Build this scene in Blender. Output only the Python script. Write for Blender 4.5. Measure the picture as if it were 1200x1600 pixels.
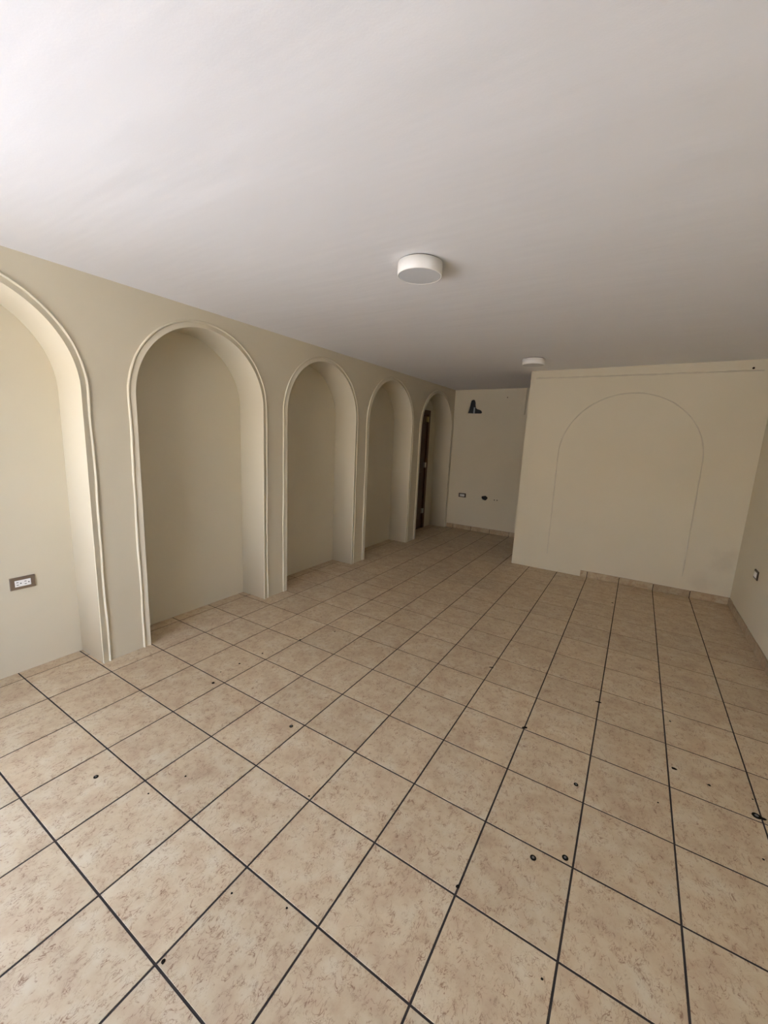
import bpy, math, random
from mathutils import Vector, Matrix

S = 0.333                 # one floor tile pitch in metres; layout below is written in tile units
random.seed(7)
scene = bpy.context.scene
for o in list(bpy.data.objects):
    bpy.data.objects.remove(o)
col = scene.collection

# ------------------------------------------------------------------ camera
F_PX = 640.0
YAW, PITCH, ROLL = -0.5454, -0.1812, 0.0464
CAM = Vector((9.0151, -2.4553, 4.6477))
cam_d = bpy.data.cameras.new('camera')
cam = bpy.data.objects.new('camera', cam_d)
col.objects.link(cam)
cam_d.sensor_fit = 'HORIZONTAL'
cam_d.sensor_width = 36.0
cam_d.lens = F_PX / 1200.0 * 36.0
cam_d.clip_start = 0.01
fwd = Vector((math.sin(YAW) * math.cos(PITCH), math.cos(YAW) * math.cos(PITCH), math.sin(PITCH)))
right0 = Vector((math.cos(YAW), -math.sin(YAW), 0))
up0 = right0.cross(fwd)
cr, sr = math.cos(ROLL), math.sin(ROLL)
RV = cr * right0 + sr * up0
UV = -sr * right0 + cr * up0
M = Matrix((RV, UV, -fwd)).transposed().to_4x4()
M.translation = CAM * S
cam.matrix_world = M
scene.camera = cam

def pixel(x, y):
    d = (x - 600) / F_PX * RV - (y - 800) / F_PX * UV + fwd
    return d

def floor_at(x, y):
    d = pixel(x, y)
    t = -CAM.z / d.z
    return CAM + d * t

def project(p):
    c = Vector(p) - CAM
    z = c.dot(fwd)
    if z < 0.05:
        return None
    return 600 + F_PX * c.dot(RV) / z, 800 - F_PX * c.dot(UV) / z

# ------------------------------------------------------------------ world, sun, exposure
world = bpy.data.worlds.new('sky')
scene.world = world
world.use_nodes = True
wn = world.node_tree
wn.nodes.clear()
sky = wn.nodes.new('ShaderNodeTexSky')
sky.sky_type = 'NISHITA'
sky.sun_disc = False
sky.sun_elevation = math.radians(63)
sky.sun_rotation = math.radians(55)
sky.dust_density = 2.0
bgn = wn.nodes.new('ShaderNodeBackground')
bgn.inputs['Strength'].default_value = 0.46
won = wn.nodes.new('ShaderNodeOutputWorld')
wn.links.new(sky.outputs[0], bgn.inputs[0])
wn.links.new(bgn.outputs[0], won.inputs[0])

sun_d = bpy.data.lights.new('sun', 'SUN')
sun_d.energy = 6.0
sun_d.angle = math.radians(0.6)
sun_d.color = (1.0, 0.96, 0.90)
sun = bpy.data.objects.new('sun', sun_d)
col.objects.link(sun)
sun.rotation_euler = Vector((-0.4, -0.30, -1.0)).to_track_quat('-Z', 'Y').to_euler()

scene.view_settings.view_transform = 'Standard'
scene.view_settings.look = 'None'
scene.view_settings.gamma = 1.0
scene.view_settings.use_curve_mapping = False
scene.view_settings.exposure = 2.93
scene.cycles.max_bounces = 10
scene.cycles.diffuse_bounces = 8
scene.cycles.sample_clamp_indirect = 6.0

# ------------------------------------------------------------------ layout (tile units)
XW = 0.575          # face of the arcade wall
XN = -0.30          # back of the niches
XR = 12.0           # right wall
YF = -6.6           # street wall behind the camera
YP = 13.5           # front of the partition wall
YPB = 13.95         # back of the partition
XP = 5.31           # free end of the partition
YB = 18.0           # far wall
HW = 7.7            # tops of walls, hidden above the ceiling
def ceil_z(x):
    return 7.165 + 0.0115 * x
BAYS = [(-2.12, 1.05), (1.975, 5.165), (6.02, 9.29), (10.10, 13.42), (14.31, 17.76)]
ARCH_TOP = 6.79
OPEN_X = (0.7, 6.3)  # street opening behind the camera
OPEN_Y = (-5.4, -2.85)  # side opening in the arcade wall line, before the first arch
OPEN_Z = 6.7

# ------------------------------------------------------------------ material helpers
def srgb(r, g, b):
    def f(c):
        c /= 255.0
        return c / 12.92 if c <= 0.04045 else ((c + 0.055) / 1.055) ** 2.4
    return (f(r), f(g), f(b), 1.0)

def new_mat(name, color, rough=0.6, metal=0.0, spec=0.5):
    m = bpy.data.materials.new(name)
    m.use_nodes = True
    b = m.node_tree.nodes['Principled BSDF']
    b.inputs['Base Color'].default_value = color
    b.inputs['Roughness'].default_value = rough
    b.inputs['Metallic'].default_value = metal
    b.inputs['Specular IOR Level'].default_value = spec
    return m

def nd(m, kind, **kw):
    n = m.node_tree.nodes.new(kind)
    for k, v in kw.items():
        if k in n.inputs:
            n.inputs[k].default_value = v
        else:
            setattr(n, k, v)
    return n

def lk(m, a, b):
    m.node_tree.links.new(a, b)

def mixrgb(m, fac, a, b, mode='MIX'):
    n = m.node_tree.nodes.new('ShaderNodeMix')
    n.data_type = 'RGBA'
    n.blend_type = mode
    for sock, val in ((n.inputs[0], fac), (n.inputs[6], a), (n.inputs[7], b)):
        if hasattr(val, 'is_output'):
            lk(m, val, sock)
        else:
            sock.default_value = val
    return n.outputs[2]

def ramp(m, fac, stops):
    n = m.node_tree.nodes.new('ShaderNodeValToRGB')
    cr_ = n.color_ramp
    while len(cr_.elements) < len(stops):
        cr_.elements.new(0.5)
    for e, (p, c) in zip(cr_.elements, stops):
        e.position = p
        e.color = c if hasattr(c, '__len__') else (c, c, c, 1)
    lk(m, fac, n.inputs[0])
    return n.outputs[0]

def math_(m, op, a, b=0.0):
    n = m.node_tree.nodes.new('ShaderNodeMath')
    n.operation = op
    for i, v in enumerate((a, b)):
        if hasattr(v, 'is_output'):
            lk(m, v, n.inputs[i])
        else:
            n.inputs[i].default_value = v
    return n.outputs[0]

def plaster(name, c1, c2, rough=0.75, bump=0.12, scale=240.0, stain=None, streak=0.0):
    m = new_mat(name, c1, rough, spec=0.3)
    b = m.node_tree.nodes['Principled BSDF']
    g = nd(m, 'ShaderNodeNewGeometry')
    n1 = nd(m, 'ShaderNodeTexNoise', Scale=1.3, Detail=5.0)
    lk(m, g.outputs['Position'], n1.inputs['Vector'])
    c = mixrgb(m, ramp(m, n1.outputs[0], [(0.35, 0.0), (0.7, 1.0)]), c1, c2)
    if stain:
        for (p, r, sc) in stain:
            v = nd(m, 'ShaderNodeVectorMath', operation='DISTANCE')
            lk(m, g.outputs['Position'], v.inputs[0])
            v.inputs[1].default_value = p
            n3 = nd(m, 'ShaderNodeTexNoise', Scale=9.0, Detail=6.0)
            lk(m, g.outputs['Position'], n3.inputs['Vector'])
            d = math_(m, 'ADD', math_(m, 'DIVIDE', v.outputs['Value'], r), math_(m, 'MULTIPLY', math_(m, 'SUBTRACT', n3.outputs[0], 0.5), 1.6))
            f = math_(m, 'MULTIPLY', ramp(m, d, [(0.3, 1.0), (0.95, 0.0)]), 0.22)
            c = mixrgb(m, f, c, sc)
    lk(m, c, b.inputs['Base Color'])
    n2 = nd(m, 'ShaderNodeTexNoise', Scale=scale, Detail=3.0)
    lk(m, g.outputs['Position'], n2.inputs['Vector'])
    n4 = nd(m, 'ShaderNodeTexNoise', Scale=6.0, Detail=2.0)
    lk(m, g.outputs['Position'], n4.inputs['Vector'])
    h = math_(m, 'ADD', n2.outputs[0], math_(m, 'MULTIPLY', n4.outputs[0], 6.0))
    if streak:
        mp = nd(m, 'ShaderNodeMapping')
        mp.inputs['Scale'].default_value = (0.5, 2.6, 1.0)
        mp.inputs['Rotation'].default_value = (0, 0, 0.12)
        lk(m, g.outputs['Position'], mp.inputs[0])
        n6 = nd(m, 'ShaderNodeTexNoise', Scale=1.6, Detail=3.0)
        lk(m, mp.outputs[0], n6.inputs['Vector'])
        h = math_(m, 'ADD', h, math_(m, 'MULTIPLY', n6.outputs[0], streak))
    bp = nd(m, 'ShaderNodeBump', Strength=bump, Distance=0.002)
    lk(m, h, bp.inputs['Height'])
    lk(m, bp.outputs[0], b.inputs['Normal'])
    return m

WALL1, WALL2 = (0.62, 0.57, 0.445, 1), (0.595, 0.545, 0.42, 1)
M_wall = plaster('wall_paint', WALL1, WALL2)
M_part = plaster('wall_paint_smudged', WALL1, WALL2,
                 stain=[((11.75 * S, YP * S, 1.35 * S), 0.17, (0.36, 0.31, 0.24, 1)),
                        ((11.2 * S, YP * S, 0.55 * S), 0.13, (0.42, 0.36, 0.28, 1))])
M_trim = plaster('trim_plaster', (0.63, 0.58, 0.455, 1), (0.605, 0.555, 0.43, 1), bump=0.15, scale=120)
M_scar = plaster('plaster_scar', (0.58, 0.53, 0.43, 1), (0.50, 0.46, 0.37, 1), bump=0.3, scale=90)
M_ceil = plaster('ceiling_paint', (0.735, 0.73, 0.73, 1), (0.72, 0.71, 0.71, 1), bump=0.12, scale=160, streak=40.0)
M_white = new_mat('lamp_white', (0.74, 0.73, 0.70, 1), 0.5)
M_diff = new_mat('lamp_diffuser', (0.56, 0.57, 0.58, 1), 0.5)
M_brown = new_mat('bronze_plastic', srgb(112, 96, 80), 0.4)
M_dbrown = new_mat('dark_bronze_plastic', srgb(52, 40, 30), 0.4)
M_pwhite = new_mat('white_plastic', (0.85, 0.85, 0.84, 1), 0.35)
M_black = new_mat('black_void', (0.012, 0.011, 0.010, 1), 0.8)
M_plug = new_mat('dull_plug', (0.11, 0.10, 0.09, 1), 0.6)
M_speck = new_mat('dark_speck', (0.014, 0.011, 0.008, 1), 1.0, spec=0.0)
M_brass = new_mat('brass', (0.62, 0.47, 0.20, 1), 0.3, 1.0)
M_steel = new_mat('steel', (0.62, 0.60, 0.56, 1), 0.3, 1.0)
M_pipe = new_mat('grey_pipe', (0.30, 0.31, 0.30, 1), 0.5)
M_grout = new_mat('grout', (0.040, 0.031, 0.026, 1), 0.9, spec=0.2)
M_pave = plaster('pavement', (0.51, 0.525, 0.54, 1), (0.45, 0.465, 0.48, 1), rough=0.9, bump=0.3, scale=60)

def wood_mat():
    m = new_mat('dark_wood', srgb(70, 44, 28), 0.45)
    b = m.node_tree.nodes['Principled BSDF']
    g = nd(m, 'ShaderNodeTexCoord')
    mp = nd(m, 'ShaderNodeMapping')
    mp.inputs['Scale'].default_value = (40, 40, 2.5)
    lk(m, g.outputs['Object'], mp.inputs[0])
    n = nd(m, 'ShaderNodeTexNoise', Scale=1.0, Detail=6.0, Distortion=1.0)
    lk(m, mp.outputs[0], n.inputs['Vector'])
    lk(m, mixrgb(m, n.outputs[0], srgb(50, 30, 18), srgb(96, 62, 38)), b.inputs['Base Color'])
    return m
M_wood = wood_mat()

def tile_mat(name, tone=0.95):
    m = new_mat(name, (0.5, 0.4, 0.3, 1), 0.42, spec=0.4)
    b = m.node_tree.nodes['Principled BSDF']
    g = nd(m, 'ShaderNodeNewGeometry')
    oi = nd(m, 'ShaderNodeObjectInfo')
    off = nd(m, 'ShaderNodeCombineXYZ')
    lk(m, math_(m, 'MULTIPLY', oi.outputs['Random'], 37.0), off.inputs[0])
    lk(m, math_(m, 'MULTIPLY', oi.outputs['Random'], 91.0), off.inputs[1])
    lk(m, math_(m, 'MULTIPLY', oi.outputs['Random'], 13.0), off.inputs[2])
    va = nd(m, 'ShaderNodeVectorMath', operation='ADD')
    lk(m, g.outputs['Position'], va.inputs[0])
    lk(m, off.outputs[0], va.inputs[1])
    P = va.outputs[0]
    # cloudy ground tone
    n1 = nd(m, 'ShaderNodeTexNoise', Scale=9.0, Detail=6.0, Roughness=0.6)
    lk(m, P, n1.inputs['Vector'])
    base = ramp(m, n1.outputs[0], [(0.32, (0.45, 0.325, 0.205, 1)), (0.5, (0.53, 0.41, 0.26, 1)), (0.68, (0.58, 0.48, 0.33, 1))])
    n1b = nd(m, 'ShaderNodeTexNoise', Scale=26.0, Detail=4.0)
    lk(m, P, n1b.inputs['Vector'])
    base = mixrgb(m, ramp(m, n1b.outputs[0], [(0.45, 0.0), (0.75, 0.55)]), base, (0.50, 0.355, 0.23, 1))
    # short broken crackle veins: zero crossings of a stretched, distorted noise
    def veins(scale, width, maskscale, lo, hi, rotz):
        mp = nd(m, 'ShaderNodeMapping')
        mp.inputs['Rotation'].default_value = (0, 0, rotz)
        mp.inputs['Scale'].default_value = (1.0, 0.55, 1.0)
        lk(m, P, mp.inputs[0])
        n = nd(m, 'ShaderNodeTexNoise', Scale=scale, Detail=3.0, Roughness=0.65, Distortion=0.9)
        lk(m, mp.outputs[0], n.inputs['Vector'])
        a = math_(m, 'ABSOLUTE', math_(m, 'SUBTRACT', n.outputs[0], 0.5))
        line = ramp(m, a, [(0.0, 1.0), (width, 0.0)])
        k = nd(m, 'ShaderNodeTexNoise', Scale=maskscale, Detail=3.0)
        lk(m, P, k.inputs['Vector'])
        return math_(m, 'MULTIPLY', line, ramp(m, k.outputs[0], [(lo, 0.0), (hi, 1.0)]))
    v1 = veins(32.0, 0.021, 26.0, 0.45, 0.57, 0.5)
    v2 = veins(66.0, 0.030, 40.0, 0.47, 0.61, -0.4)
    c = mixrgb(m, math_(m, 'MULTIPLY', v1, 0.95), base, (0.225, 0.12, 0.065, 1))
    c = mixrgb(m, math_(m, 'MULTIPLY', v2, 0.75), c, (0.24, 0.14, 0.08, 1))
    # tile to tile tone
    hs = nd(m, 'ShaderNodeHueSaturation')
    lk(m, math_(m, 'ADD', math_(m, 'MULTIPLY', oi.outputs['Random'], 0.10), tone), hs.inputs['Value'])
    lk(m, c, hs.inputs['Color'])
    lk(m, hs.outputs[0], b.inputs['Base Color'])
    bp = nd(m, 'ShaderNodeBump', Strength=0.10, Distance=0.001)
    n5 = nd(m, 'ShaderNodeTexNoise', Scale=45.0, Detail=3.0)
    lk(m, P, n5.inputs['Vector'])
    lk(m, n5.outputs[0], bp.inputs['Height'])
    lk(m, bp.outputs[0], b.inputs['Normal'])
    return m
M_tile = tile_mat('beige_ceramic')
M_tile_shaded = tile_mat('beige_ceramic_shaded', 0.72)  # shaded copy of the floor tile: baseboard dimness is put into the colour

# ------------------------------------------------------------------ object helpers
def tag(o, label=None, cat=None, group=None, kind=None):
    if label: o['label'] = label
    if cat: o['category'] = cat
    if group: o['group'] = group
    if kind: o['kind'] = kind
    return o

def link(name, me, m, parent=None):
    o = bpy.data.objects.new(name, me)
    if m and not me.materials:
        me.materials.append(m)
    col.objects.link(o)
    if parent:
        o.parent = parent
    return o

def mesh(name, verts, faces, smooth=False):
    me = bpy.data.meshes.new(name)
    me.from_pydata([(v[0] * S, v[1] * S, v[2] * S) for v in verts], [], faces)
    me.update()
    if smooth:
        for p in me.polygons:
            p.use_smooth = True
    return me

def empty(name, loc):
    o = bpy.data.objects.new(name, None)
    o.location = Vector(loc) * S
    o.empty_display_size = 0.05
    col.objects.link(o)
    return o

class MB:
    """collects boxes, chamfered boxes and lathes (tile units) into one mesh"""
    def __init__(self):
        self.v, self.f = [], []
    def box(self, a, b):
        n = len(self.v)
        (x0, y0, z0), (x1, y1, z1) = a, b
        self.v += [(x0, y0, z0), (x1, y0, z0), (x1, y1, z0), (x0, y1, z0), (x0, y0, z1), (x1, y0, z1), (x1, y1, z1), (x0, y1, z1)]
        self.f += [tuple(n + i for i in q) for q in ((3, 2, 1, 0), (4, 5, 6, 7), (0, 1, 5, 4), (1, 2, 6, 5), (2, 3, 7, 6), (3, 0, 4, 7))]
        return self
    def frustum(self, c, w, h, d, ch, axis):
        """plate w x h with depth d and chamfer ch standing on a wall; axis = outward direction"""
        n = len(self.v)
        ax = Vector(axis)
        up = Vector((0, 0, 1)) if abs(ax.z) < 0.5 else Vector((0, 1, 0))
        sx = up.cross(ax)
        for (dd, k) in ((0, 0), (d - ch, 0), (d, ch)):
            for (a, b) in ((-1, -1), (1, -1), (1, 1), (-1, 1)):
                p = Vector(c) + sx * a * (w / 2 - k) + up * b * (h / 2 - k) + ax * dd
                self.v.append(tuple(p))
        for l in (0, 4):
            for i in range(4):
                j = (i + 1) % 4
                self.f.append((n + l + i, n + l + j, n + l + 4 + j, n + l + 4 + i))
        self.f += [(n + 8, n + 9, n + 10, n + 11), (n + 3, n + 2, n + 1, n)]
        return self
    def lathe(self, c, prof, seg=32, axis='z'):
        n = len(self.v)
        for (r, h) in prof:
            for k in range(seg):
                a = 2 * math.pi * k / seg
                x, y = r * math.cos(a), r * math.sin(a)
                p = {'z': (x, y, h), 'x': (h, x, y), 'y': (y, h, x)}[axis]
                self.v.append((c[0] + p[0], c[1] + p[1], c[2] + p[2]))
        for i in range(len(prof) - 1):
            for k in range(seg):
                k2 = (k + 1) % seg
                self.f.append((n + i * seg + k, n + i * seg + k2, n + (i + 1) * seg + k2, n + (i + 1) * seg + k))
        self.f.append(tuple(n + k for k in reversed(range(seg))))
        self.f.append(tuple(n + (len(prof) - 1) * seg + k for k in range(seg)))
        return self
    def build(self, name, m, parent=None, smooth=False, local=None):
        vs = self.v
        if local is not None:
            vs = [(x - local[0], y - local[1], z - local[2]) for x, y, z in vs]
        me = mesh(name, vs, self.f)
        if smooth:
            for p in me.polygons:
                p.use_smooth = len(p.vertices) == 4
        return link(name, me, m, parent)

def slab(name, loops, thick, to_world, m, parent=None):
    """flat outline with holes, extruded: a wall slab with real openings"""
    cu = bpy.data.curves.new(name, 'CURVE')
    cu.dimensions = '2D'
    cu.fill_mode = 'BOTH'
    cu.extrude = thick / 2
    for lp in loops:
        sp = cu.splines.new('POLY')
        sp.points.add(len(lp) - 1)
        for p, (a, b) in zip(sp.points, lp):
            p.co = (a, b, 0, 1)
        sp.use_cyclic_u = True
    tmp = bpy.data.objects.new('tmp', cu)
    col.objects.link(tmp)
    dg = bpy.context.evaluated_depsgraph_get()
    me = bpy.data.meshes.new_from_object(tmp.evaluated_get(dg))
    bpy.data.objects.remove(tmp)
    bpy.data.curves.remove(cu)
    for v in me.vertices:
        v.co = Vector(to_world(v.co.x, v.co.y, v.co.z)) * S
    me.materials.clear()
    me.name = name
    return link(name, me, m, parent)

# ------------------------------------------------------------------ floor
G = 0.0215                 # joint width
TOP, BOT = 0.0, -0.03
fl = MB()
fl.box((XN, YF, -0.5), (XR, YB, -0.005))
floor = fl.build('floor', M_grout)
tag(floor, 'beige veined ceramic tile floor with dark joints', 'floor', kind='structure')

REG = [(XW, XR, YF, YP), (XN, XW, OPEN_Y[0], OPEN_Y[1]), (XW, XP, YP, YPB), (XW, XR, YPB, YB)] + [(XN, XW, a, b) for a, b in BAYS]

def tile_mesh(name, rects, sides):
    mb = MB()
    ch = 0.002
    for (x0, x1, y0, y1) in rects:
        n = len(mb.v)
        mb.v += [(x0, y0, BOT), (x1, y0, BOT), (x1, y1, BOT), (x0, y1, BOT)]
        mb.v += [(x0, y0, TOP - ch), (x1, y0, TOP - ch), (x1, y1, TOP - ch), (x0, y1, TOP - ch)]
        c = [ch if s else 0 for s in sides((x0, x1, y0, y1))]
        mb.v += [(x0 + c[0], y0 + c[2], TOP), (x1 - c[1], y0 + c[2], TOP), (x1 - c[1], y1 - c[3], TOP), (x0 + c[0], y1 - c[3], TOP)]
        for l in (0, 4):
            for i in range(4):
                j = (i + 1) % 4
                mb.f.append((n + l + i, n + l + j, n + l + 4 + j, n + l + 4 + i))
        mb.f += [(n + 8, n + 9, n + 10, n + 11)]
    return mb

full = mesh('floor_tile', *(lambda b: (b.v, b.f))(tile_mesh('t', [(-0.5 + G / 2, 0.5 - G / 2, -0.5 + G / 2, 0.5 - G / 2)], lambda r: (1, 1, 1, 1))))
full.materials.append(M_tile)
rest = MB()
n_tiles = 0
for i in range(-7, 18):
    for j in range(-1, 12):
        cx0, cx1, cy0, cy1 = j + G / 2, j + 1 - G / 2, i + G / 2, i + 1 - G / 2
        rects = []
        for (a, b, c, d) in REG:
            x0, x1, y0, y1 = max(a, cx0), min(b, cx1), max(c, cy0), min(d, cy1)
            if x1 - x0 > 0.02 and y1 - y0 > 0.02:
                rects.append((x0, x1, y0, y1))
        if not rects:
            continue
        vis = False
        for (x0, x1, y0, y1) in rects:
            for u in (0, .25, .5, .75, 1):
                for w in (0, .25, .5, .75, 1):
                    q = (x0 + (x1 - x0) * u, y0 + (y1 - y0) * w, 0)
                    p = project(q)
                    if p and -25 < p[0] < 1225 and p[1] < 1625:
                        if q[1] > YP:            # hidden behind the partition?
                            t = (YP - CAM.y) / (q[1] - CAM.y)
                            if CAM.x + (q[0] - CAM.x) * t > XP:
                                continue
                        vis = True
        sides = lambda r: (abs(r[0] - cx0) < 1e-6, abs(r[1] - cx1) < 1e-6, abs(r[2] - cy0) < 1e-6, abs(r[3] - cy1) < 1e-6)
        if not vis:
            t = tile_mesh('t', rects, sides)
            n = len(rest.v)
            rest.v += t.v
            rest.f += [tuple(n + k for k in q) for q in t.f]
            continue
        n_tiles += 1
        if len(rects) == 1 and all(sides(rects[0])):
            o = link('floor_tile', full, None, floor)
            o.location = ((j + .5) * S, (i + .5) * S, random.uniform(-0.0004, 0.0003))
            o.rotation_euler = (random.gauss(0, 0.0007), random.gauss(0, 0.0007), random.gauss(0, 0.0006))
        else:
            t = tile_mesh('t', [(a - j - .5, b - j - .5, c - i - .5, d - i - .5) for a, b, c, d in rects],
                          lambda r: sides((r[0] + j + .5, r[1] + j + .5, r[2] + i + .5, r[3] + i + .5)))
            o = t.build('floor_tile', M_tile, floor)
            o.location = ((j + .5) * S, (i + .5) * S, 0)
r_ = rest.build('floor_tile_field', M_tile, floor)
r_['kind'] = 'stuff'

# ------------------------------------------------------------------ ceiling
cv = [(-1.0, YF, 0), (XR + .5, YF, 0), (XR + .5, YB + .5, 0), (-1.0, YB + .5, 0)]
vs = [(x, y, ceil_z(x)) for x, y, _ in cv] + [(x, y, ceil_z(x) + 0.6) for x, y, _ in cv]
ceiling = link('ceiling', mesh('ceiling', vs, [(3, 2, 1, 0), (4, 5, 6, 7), (0, 1, 5, 4), (1, 2, 6, 5), (2, 3, 7, 6), (3, 0, 4, 7)]), M_ceil)
tag(ceiling, 'smooth off-white painted ceiling', 'ceiling', kind='structure')

# ------------------------------------------------------------------ arcade wall with niches
NSEG = 56
def arch_path(a, b):
    r = (b - a) / 2
    c, zc = (a + b) / 2, ARCH_TOP - r
    pts = [(a, 0.0)]
    pts += [(c - r * math.cos(math.pi * k / NSEG), zc + r * math.sin(math.pi * k / NSEG)) for k in range(NSEG + 1)]
    pts += [(b, 0.0)]
    return pts
outline = [(YF, 0.0), (OPEN_Y[0], 0.0), (OPEN_Y[0], OPEN_Z), (OPEN_Y[1], OPEN_Z), (OPEN_Y[1], 0.0)]
for a, b in BAYS:
    outline += arch_path(a, b)
outline += [(YB, 0.0), (YB, HW), (YF, HW)]
to_left = lambda xc: (lambda a, b, c: (xc + c, a, b))
w = slab('wall_left', [outline], XW - XN, to_left((XW + XN) / 2), M_wall)
tag(w, 'beige painted wall with a row of five arched niches', 'wall', kind='structure')
DY0, DY1, DZ = 14.40, 16.98, 6.06
w = slab('wall_niche', [[(OPEN_Y[1], -0.4), (DY0, -0.4), (DY0, DZ), (DY1, DZ), (DY1, -0.4), (YB, -0.4), (YB, HW), (OPEN_Y[1], HW)]], 0.45, to_left(XN - 0.225), M_wall)
tag(w, 'beige painted back of the arched niches', 'wall', kind='structure')

# raised arch mouldings: sloping band and a hand-run bead
PROF = [(0.0, 0.0), (0.0, 0.030), (0.088, 0.008), (0.098, 0.006), (0.107, 0.022), (0.122, 0.032), (0.137, 0.026), (0.148, 0.0)]
for n, (a, b) in enumerate(BAYS):
    r = (b - a) / 2
    c, zc = (a + b) / 2, ARCH_TOP - r
    path = []
    for k in range(22):
        path.append((a, zc * k / 22, -1, 0))
    for k in range(NSEG + 1):
        t = math.pi * k / NSEG
        path.append((c - r * math.cos(t), zc + r * math.sin(t), -math.cos(t), math.sin(t)))
    for k in range(21, -1, -1):
        path.append((b, zc * k / 22, 1, 0))
    ph = [random.uniform(0, 6.28) for _ in range(4)]
    vs, fs = [], []
    np_ = len(PROF)
    for k, (y, z, ny, nz) in enumerate(path):
        amp = 0.25 if 22 <= k <= 22 + NSEG else 1.0
        wob = amp * (0.005 * math.sin(k * 0.9 + ph[0]) + 0.006 * math.sin(k * 0.43 + ph[1]) + 0.002 * math.sin(k * 2.1 + ph[2]))
        hs = 1 + 0.12 * math.sin(k * 0.7 + ph[3])
        for q, (s, h) in enumerate(PROF):
            ss = s + (wob if q >= 2 else 0)
            vs.append((XW + h * (hs if q > 3 else 1), y + ny * ss, z + nz * ss))
    for k in range(len(path) - 1):
        for q in range(np_ - 1):
            i0 = k * np_ + q
            fs.append((i0, i0 + 1, i0 + np_ + 1, i0 + np_))
    fs += [tuple(range(np_ - 1, -1, -1)), tuple((len(path) - 1) * np_ + q for q in range(np_))]
    me = mesh('trim', vs, fs)
    me.materials.append(M_trim)
    o = link('trim_%d' % (n + 1), me, None)
    tag(o, ['raised plaster moulding around the arch with the brown outlet', 'raised plaster moulding around the arch next to the outlet niche',
            'raised plaster moulding around the middle arch of five', 'raised plaster moulding around the arch next to the door arch',
            'raised plaster moulding around the arch with the dark door'][n], 'moulding', kind='structure')

# ------------------------------------------------------------------ other walls
w = MB().box((XR, YF, -0.5), (XR + 0.45, YB + 0.45, HW)).build('wall_right', M_wall)
tag(w, 'plain beige wall with a small switch and tile baseboard', 'wall', kind='structure')
w = MB().box((XP, YP, -0.01), (XR, YPB, HW)).build('wall_partition', M_part)
tag(w, 'beige partition wall with a faint filled-in arch outline', 'wall', kind='structure')
w = slab('wall_front', [[(XN, -0.4), (OPEN_X[0], -0.4), (OPEN_X[0], OPEN_Z), (OPEN_X[1], OPEN_Z), (OPEN_X[1], -0.4), (XR, -0.4), (XR, HW), (XN, HW)]],
         0.45, lambda a, b, c: (a, YF - 0.225 - c, b), M_wall)
tag(w, 'beige street wall with a wide open entrance', 'wall', kind='structure')

def blob(cx, cz, pts, jit=0.0):
    return [(cx + x + random.uniform(-jit, jit), cz + z + random.uniform(-jit, jit)) for x, z in pts]
# knocked-out pipe hole, round box hole and two screw holes in the far wall
HOLE1 = [(1.31, 6.03), (1.70, 6.015), (2.03, 6.02), (2.07, 6.08), (2.00, 6.17), (1.88, 6.21), (1.78, 6.24), (1.73, 6.30), (1.70, 6.42), (1.69, 6.55), (1.65, 6.66), (1.55, 6.70), (1.46, 6.66), (1.43, 6.55), (1.40, 6.36), (1.36, 6.16)]
HOLE2 = [(2.58 + 0.16 * math.cos(t) * (1 + .1 * math.sin(3 * t)), 1.80 + 0.115 * math.sin(t) * (1 + .12 * math.cos(5 * t))) for t in [k * math.pi / 9 for k in range(18)]]
dot = lambda x, z, r: [(x + r * math.cos(k * math.pi / 4), z + r * math.sin(k * math.pi / 4)) for k in range(8)]
w = slab('wall_back', [[(XN, -0.4), (XR, -0.4), (XR, HW), (XN, HW)], HOLE1, HOLE2, dot(3.09, 1.755, 0.034), dot(3.23, 1.755, 0.036), dot(3.26, 6.79, 0.03)],
         0.06, lambda a, b, c: (a, YB + 0.03 - c, b), M_wall)
tag(w, 'shadowed beige far wall with a knocked-out pipe hole', 'wall', kind='structure')
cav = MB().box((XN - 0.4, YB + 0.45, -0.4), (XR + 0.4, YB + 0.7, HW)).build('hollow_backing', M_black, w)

# ------------------------------------------------------------------ door in the last arch
d = empty('door_1', (XN, (DY0 + DY1) / 2, 0))
tag(d, 'dark brown wooden door inside the last arch by the far wall', 'door', kind='structure')
O = (XN, (DY0 + DY1) / 2, 0)
FW = 0.20
mb = MB()
mb.box((XN - 0.40, DY0, 0), (XN + 0.03, DY0 + FW, DZ))
mb.box((XN - 0.40, DY1 - FW, 0), (XN + 0.03, DY1, DZ))
mb.box((XN - 0.40, DY0 + FW, DZ - FW), (XN + 0.03, DY1 - FW, DZ))
mb.build('door_frame', M_wood, d, local=O)
mb = MB()
y0, y1 = DY0 + FW + 0.02, DY1 - FW - 0.05
mb.box((XN - 0.17, y0, 0.03), (XN - 0.03, y1, DZ - FW - 0.03))
MB().box((XN - 0.40, DY0, -0.3), (XN, DY1, 0.0)).build('added_threshold', M_wood, d, local=O)  # sill added so no light from the ground outside shows below the leaf
MB().box((XN - 0.44, DY0, -0.2), (XN - 0.401, DY1, DZ)).build('door_backing', M_wood, d, local=O)  # unseen panel added behind the leaf to stop outside light leaking in
leaf = mb.build('door_leaf', M_wood, d, local=O)
for (z0, z1) in ((0.55, 2.55), (2.95, 5.35)):
    for (a, b) in ((y0 + .28, (y0 + y1) / 2 - .12), ((y0 + y1) / 2 + .12, y1 - .28)):
        p = MB().frustum((XN - 0.03, (a + b) / 2, (z0 + z1) / 2), b - a, z1 - z0, 0.035, 0.03, (1, 0, 0)).build('door_panel', M_wood, leaf, local=O)
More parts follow.
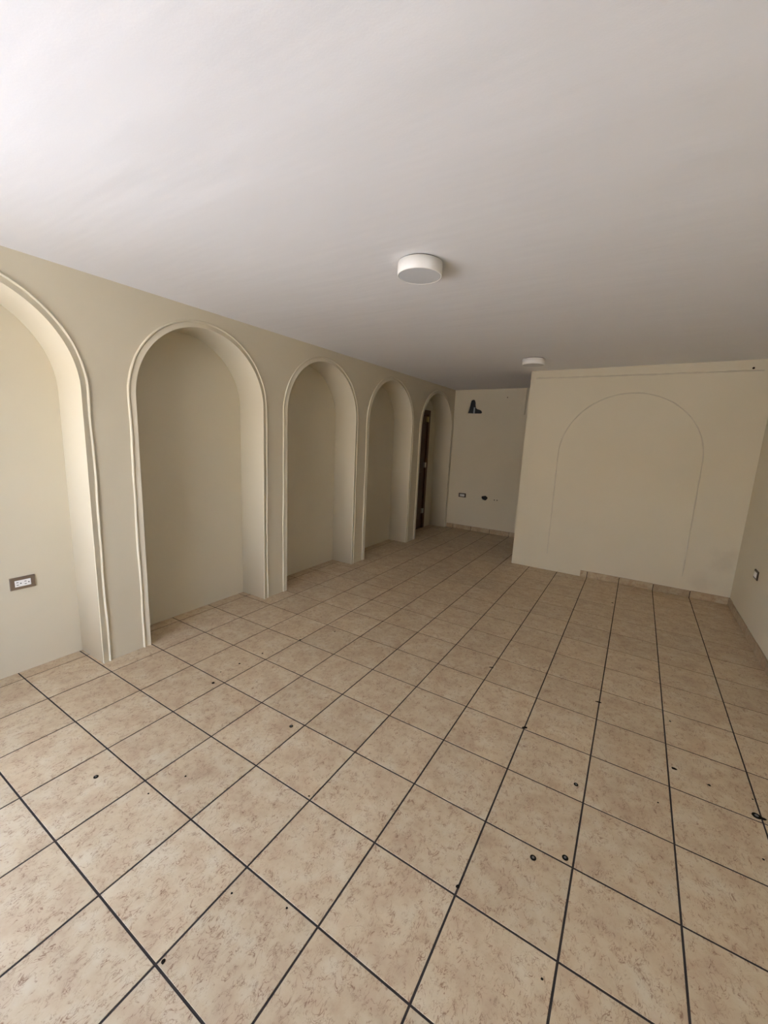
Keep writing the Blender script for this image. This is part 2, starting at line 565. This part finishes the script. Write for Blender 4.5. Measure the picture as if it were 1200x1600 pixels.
kn = MB().lathe((XN - 0.03, y0 + 0.2, 3.0), [(0.09, 0), (0.09, 0.02), (0.03, 0.03), (0.03, 0.10), (0.08, 0.12), (0.09, 0.17), (0.06, 0.2)], 20, 'x')
kn.build('door_knob', M_brass, leaf, smooth=True, local=O)
for k, z in enumerate((5.62, 3.32, 0.92)):
    h = MB().box((XN - 0.03, y1 - 0.06, z - 0.13), (XN - 0.018, y1 - 0.005, z + 0.13))
    h.box((XN + 0.03, DY1 - FW, z - 0.13), (XN + 0.036, DY1 - FW + 0.04, z + 0.13))
    h.lathe((XN + 0.015, y1 + 0.025, z - 0.13), [(0.024, 0), (0.024, 0.26)], 12)
    h.build('hinge', M_brass if k == 0 else M_steel, d, local=O)

# ------------------------------------------------------------------ filled arch and beam joint scars on the partition
def ridge(name, pts, wd, ht, label):
    vs, fs = [], []
    for k, (x, z) in enumerate(pts):
        a, b = pts[max(k - 1, 0)], pts[min(k + 1, len(pts) - 1)]
        t = Vector((b[0] - a[0], b[1] - a[1])).normalized()
        nx, nz = -t.y, t.x
        w_ = wd * (1 + 0.25 * math.sin(k * 1.7) + 0.15 * math.sin(k * 0.61))
        e = 0.3 if k in (0, len(pts) - 1) else 1.0
        for (u, h) in ((-1, 0), (-0.4, 1), (0.4, 1), (1, 0)):
            vs.append((x + nx * u * w_ / 2, YP - h * ht * e, z + nz * u * w_ / 2))
    for k in range(len(pts) - 1):
        for q in range(3):
            i0 = k * 4 + q
            fs.append((i0, i0 + 4, i0 + 5, i0 + 1))
    o = link(name, mesh(name, vs, fs), M_scar)
    tag(o, label, 'plaster line', kind='structure')
rr, cx_ = 2.085, 8.625
zc = 6.42 - rr
pts = [(6.575 - 0.035 * k / 20, 0.62 + (zc - 0.62) * k / 20) for k in range(20)]
pts += [(cx_ - rr * math.cos(math.pi * k / 48), zc + rr * math.sin(math.pi * k / 48)) for k in range(49)]
pts += [(10.71 + 0.02 * k / 20, zc - (zc - 0.66) * k / 20) for k in range(1, 21)]
ridge('trim_6', pts, 0.032, 0.012, 'faint arch-shaped plaster line on the partition wall')
ridge('trim_7', [(5.50 + 6.23 * k / 60, 6.965 + 0.028 * k / 60 + 0.004 * math.sin(k * .5)) for k in range(61)], 0.042, 0.016,
      'thin level plaster line under the ceiling on the partition wall')

# ------------------------------------------------------------------ tile baseboards
BH, BT = 0.235, 0.032
def baseboard(name, a, b, fixed, axis, sgn, label, stop=None):
    """strip of cut tiles along x (axis 0) or y (axis 1) standing against the plane `fixed`"""
    mb = MB()
    if axis == 0:
        mb.box((a, min(fixed, fixed + sgn * BT * .6), 0), (b, max(fixed, fixed + sgn * BT * .6), BH - .015))
    else:
        mb.box((min(fixed, fixed + sgn * BT * .6), a, 0), (max(fixed, fixed + sgn * BT * .6), b, BH - .015))
    root = mb.build(name, M_grout)
    tag(root, label, 'baseboard', kind='structure')
    cuts = [a] + [k for k in range(math.ceil(a + 0.02), math.floor(b - 0.02) + 1)] + [b]
    for u, v in zip(cuts[:-1], cuts[1:]):
        u2 = u + (G / 2 if u != a else 0)
        v2 = v - (G / 2 if v != b else 0)
        if v2 - u2 < 0.02:
            continue
        L = v2 - u2
        hh = BH + random.uniform(-.008, .008)
        m_ = MB()
        p0 = fixed
        p1 = fixed + sgn * BT
        c = 0.006
        prof = [(p0, 0.004), (p1, 0.004), (p1, hh - c), (p1 - sgn * c, hh), (p0, hh)]
        for e in (-L / 2, L / 2):
            for (p, z) in prof:
                m_.v.append((e, p - fixed, z) if axis == 0 else (p - fixed, e, z))
        k5 = len(prof)
        for q in range(k5):
            q2 = (q + 1) % k5
            m_.f.append((q, q2, k5 + q2, k5 + q))
        m_.f += [tuple(reversed(range(k5))), tuple(range(k5, 2 * k5))]
        o = m_.build('baseboard_tile', M_tile_shaded, root)
        mid = (u2 + v2) / 2
        o.location = Vector((mid, fixed, 0) if axis == 0 else (fixed, mid, 0)) * S
baseboard('baseboard_partition', 7.775, XR - BT, YP, 0, -1, 'row of cut beige tiles along the foot of the partition')
baseboard('baseboard_right', YF, YP, XR, 1, -1, 'row of cut beige tiles along the foot of the switch wall')
baseboard('baseboard_back', XW + 0.05, XR, YB, 0, -1, 'row of cut beige tiles along the foot of the far wall')

# ------------------------------------------------------------------ ceiling lights
def ceiling_light(x, y, label):
    z = ceil_z(x)
    t = empty('ceiling_light', (x, y, z))
    tag(t, label, 'ceiling light', 'round surface lights on the ceiling')
    R = 0.335
    MB().lathe((0, 0, 0), [(0.300, 0.004), (0.300, -0.018)], 64).build('mounting_plate', M_dbrown, t, smooth=True)
    MB().lathe((0, 0, 0), [(0.318, -0.016), (R, -0.020), (R, -0.188), (R - .006, -0.195), (R - .022, -0.195), (R - .024, -0.188)], 64).build('drum', M_white, t, smooth=True)
    MB().lathe((0, 0, 0), [(0.310, -0.186), (0.310, -0.191), (0.30, -0.1925)], 64).build('diffuser', M_diff, t, smooth=True)
ceiling_light(5.86, 3.46, 'round white drum ceiling light over the open middle of the floor')
ceiling_light(5.86, 11.25, 'round white drum ceiling light close to the partition wall')

# ------------------------------------------------------------------ electrical plates
def outlet(name, c, axis, w_, h_, plate, label, cat, duplex=True, iw=0.64, ih=0.52):
    t = empty(name, c)
    tag(t, label, cat)
    MB().frustum((0, 0, 0), w_, h_, 0.028, 0.008, axis).build('plate', plate, t)
    ax = Vector(axis)
    ins = MB().frustum(tuple(ax * 0.026), w_ * iw, h_ * ih, 0.010, 0.003, axis).build('insert', M_pwhite, t)
    up = Vector((0, 0, 1))
    sx = up.cross(ax)
    if duplex:
        for k in (-1, 1):
            s = MB()
            base = sx * (k * w_ * iw * 0.25) + ax * 0.0355
            for zz in (-1, 1):
                s.frustum(tuple(base - sx * 0.022 + up * zz * 0.024), 0.030, 0.010, 0.0025, 0.0005, axis)
            s.frustum(tuple(base + sx * 0.026), 0.017, 0.020, 0.0025, 0.0005, axis)
            s.build('socket', M_black, ins)
    else:
        MB().frustum(tuple(ax * 0.0355), w_ * iw * 0.7, h_ * ih * 0.75, 0.012, 0.005, axis).build('rocker', M_pwhite, ins)
    return t
outlet('wall_outlet', (XN, 0.215, 1.718), (1, 0, 0), 0.365, 0.228, M_brown, 'white duplex outlet in a brown plate inside an arched niche', 'outlet')
outlet('wall_outlet', (1.38, YB, 1.815), (0, -1, 0), 0.385, 0.21, M_dbrown, 'white outlet in a dark plate on the shadowed far wall', 'outlet', iw=.68, ih=.56)
outlet('wall_switch', (XR, 11.22, 1.60), (-1, 0, 0), 0.36, 0.23, M_dbrown, 'pale switch in a dark plate low on the plain wall beside the partition', 'switch', duplex=False, iw=.62, ih=.6)

# grey pipe stub in the knocked-out hole, painted cable channel, nail on the partition
t = MB()
t.lathe((0, 0, 0), [(0.035, 0), (0.038, 0.02), (0.038, 0.30)], 14)
o = t.build('pipe_stub', M_pipe, smooth=True)
o.location = Vector((1.60, YB + 0.16, 6.03)) * S
tag(o, 'grey pipe stub inside the black hole in the far wall', 'pipe')
o = MB().frustum((0, 0, 0), 0.14, 1.22, 0.085, 0.012, (0, -1, 0)).build('cable_channel', M_wall)
o.location = Vector((4.09, YB, 6.59)) * S
tag(o, 'slim painted cable channel high on the far wall beside partition', 'cable channel')
o = MB().lathe((0, 0, 0), [(0.018, 0.0), (0.018, -0.03), (0.03, -0.035), (0.03, -0.045), (0.01, -0.05)], 10, 'y').build('nail', M_speck)
o.location = Vector((11.47, YP, 7.06)) * S
tag(o, 'small dark nail at the top of the partition wall', 'nail')

# ------------------------------------------------------------------ floor anchors and specks of dirt
def anchor(px, py, r, label=None):
    p = floor_at(px, py)
    t = empty('floor_anchor', (p.x, p.y, 0.0008))
    tag(t, label or 'dark cut-off anchor bolt set in a floor tile', 'anchor', 'cut-off anchor bolts in the floor')
    MB().lathe((0, 0, 0), [(r, 0.0), (r, 0.004), (r * .8, 0.006)], 18).build('rim', M_speck, t)
    MB().lathe((0, 0, 0.006), [(r * .45, 0.0), (r * .4, 0.004)], 12).build('plug', M_plug, t)
anchor(150, 1214, 0.030, 'ringed cut-off anchor bolt in a floor tile facing the outlet niche')
for q in (833, 883):
    anchor(q, 1340.5, 0.034, 'one of two dark anchor bolts set side by side in one floor tile')
anchor(900, 1226, 0.030, 'lone dark anchor bolt set close beside a long tile joint')
anchor(1182, 1275, 0.050, 'largest dark anchor bolt in the floor, beside a tile joint')
anchor(455, 1135, 0.030, 'small dark anchor bolt near a tile corner, facing the second arch')

def speck(px, py, r, el=1.0, rot=0.0):
    p = floor_at(px, py)
    seg = 9
    vs, fs = [], []
    for (k, h) in ((1.0, 0.0), (0.75, 0.35), (0.35, 0.5)):
        for a in range(seg):
            th = 2 * math.pi * a / seg
            q = r * k * random.uniform(0.75, 1.25)
            x, y = q * math.cos(th) * el, q * math.sin(th)
            vs.append((x * math.cos(rot) - y * math.sin(rot), x * math.sin(rot) + y * math.cos(rot), h * r * 0.5))
    for l in range(2):
        for a in range(seg):
            b = (a + 1) % seg
            fs.append((l * seg + a, l * seg + b, (l + 1) * seg + b, (l + 1) * seg + a))
    fs += [tuple(2 * seg + a for a in range(seg)), tuple(reversed(range(seg)))]
    o = link('dirt_speck', mesh('dirt_speck', vs, fs), M_speck)
    o.location = (p.x * S, p.y * S, 0.0004)
    edge = min(abs(p.x - round(p.x)), abs(p.y - round(p.y)))
    if edge < 0.06:
        tag(o, 'dark crumb of dirt caught on a floor tile joint', 'debris', 'dark crumbs on the tile joints')
    elif r < 0.016:
        tag(o, 'tiny dark fleck lying on the face of a floor tile', 'debris', 'tiny flecks on the tile faces')
    else:
        tag(o, 'dark speck of dirt lying on the face of a floor tile', 'debris', 'dark specks on the tile faces')
for a in [(374, 1037, .022), (333, 1067, .028), (345, 1050, .013), (410, 1021, .02), (469, 1000, .026), (768, 1043, .022, 2.2, .3), (483, 1244, .012),
          (820, 1137, .030, 1.6, .5), (935, 1097, .022, 2.4, .2), (1053, 1201, .028, 1.4), (1108, 1227, .02), (1047, 1127, .017), (1028, 1254, .013),
          (255, 1503, .020), (362, 1396, .012), (715, 1385, .016, 1.5, 1.2), (448, 1419, .012), (1193, 1280, .025, 1.5, .4), (1176, 1249, .012),
          (523, 987, .018), (720, 1073, .012), (232, 1240, .012), (290, 1213, .014), (1193, 1343, .013), (847, 1530, .012), (957, 942, .03)]:
    speck(*a)

# ------------------------------------------------------------------ pavement and added sky-blocking walls outside
o = MB().box((-90, -90, -0.9), (90, 90, -0.51)).build('pavement', M_pave)
tag(o, 'pale sunlit pavement outside the entrance', 'pavement', kind='structure')
M_sky_block = plaster('sky_block_plaster', (0.50, 0.38, 0.255, 1), (0.45, 0.34, 0.225, 1), rough=0.9, bump=0.3, scale=60)
o = MB().box((-24, -26, -0.51), (40, -25, 9.0)).build('wall_sky_block', M_sky_block)  # unseen wall added to block bluish horizon sky and warm the deep interior
tag(o, 'sand-coloured wall added outside to block low sky light', 'wall', kind='structure')
o = MB().box((-24.8, -26, -0.51), (-24, 40, 9.0)).build('wall_sky_block_side', M_sky_block)  # second unseen wall, added to do the same for the side opening
tag(o, 'sand-coloured wall added on the side to block low sky light', 'wall', kind='structure')
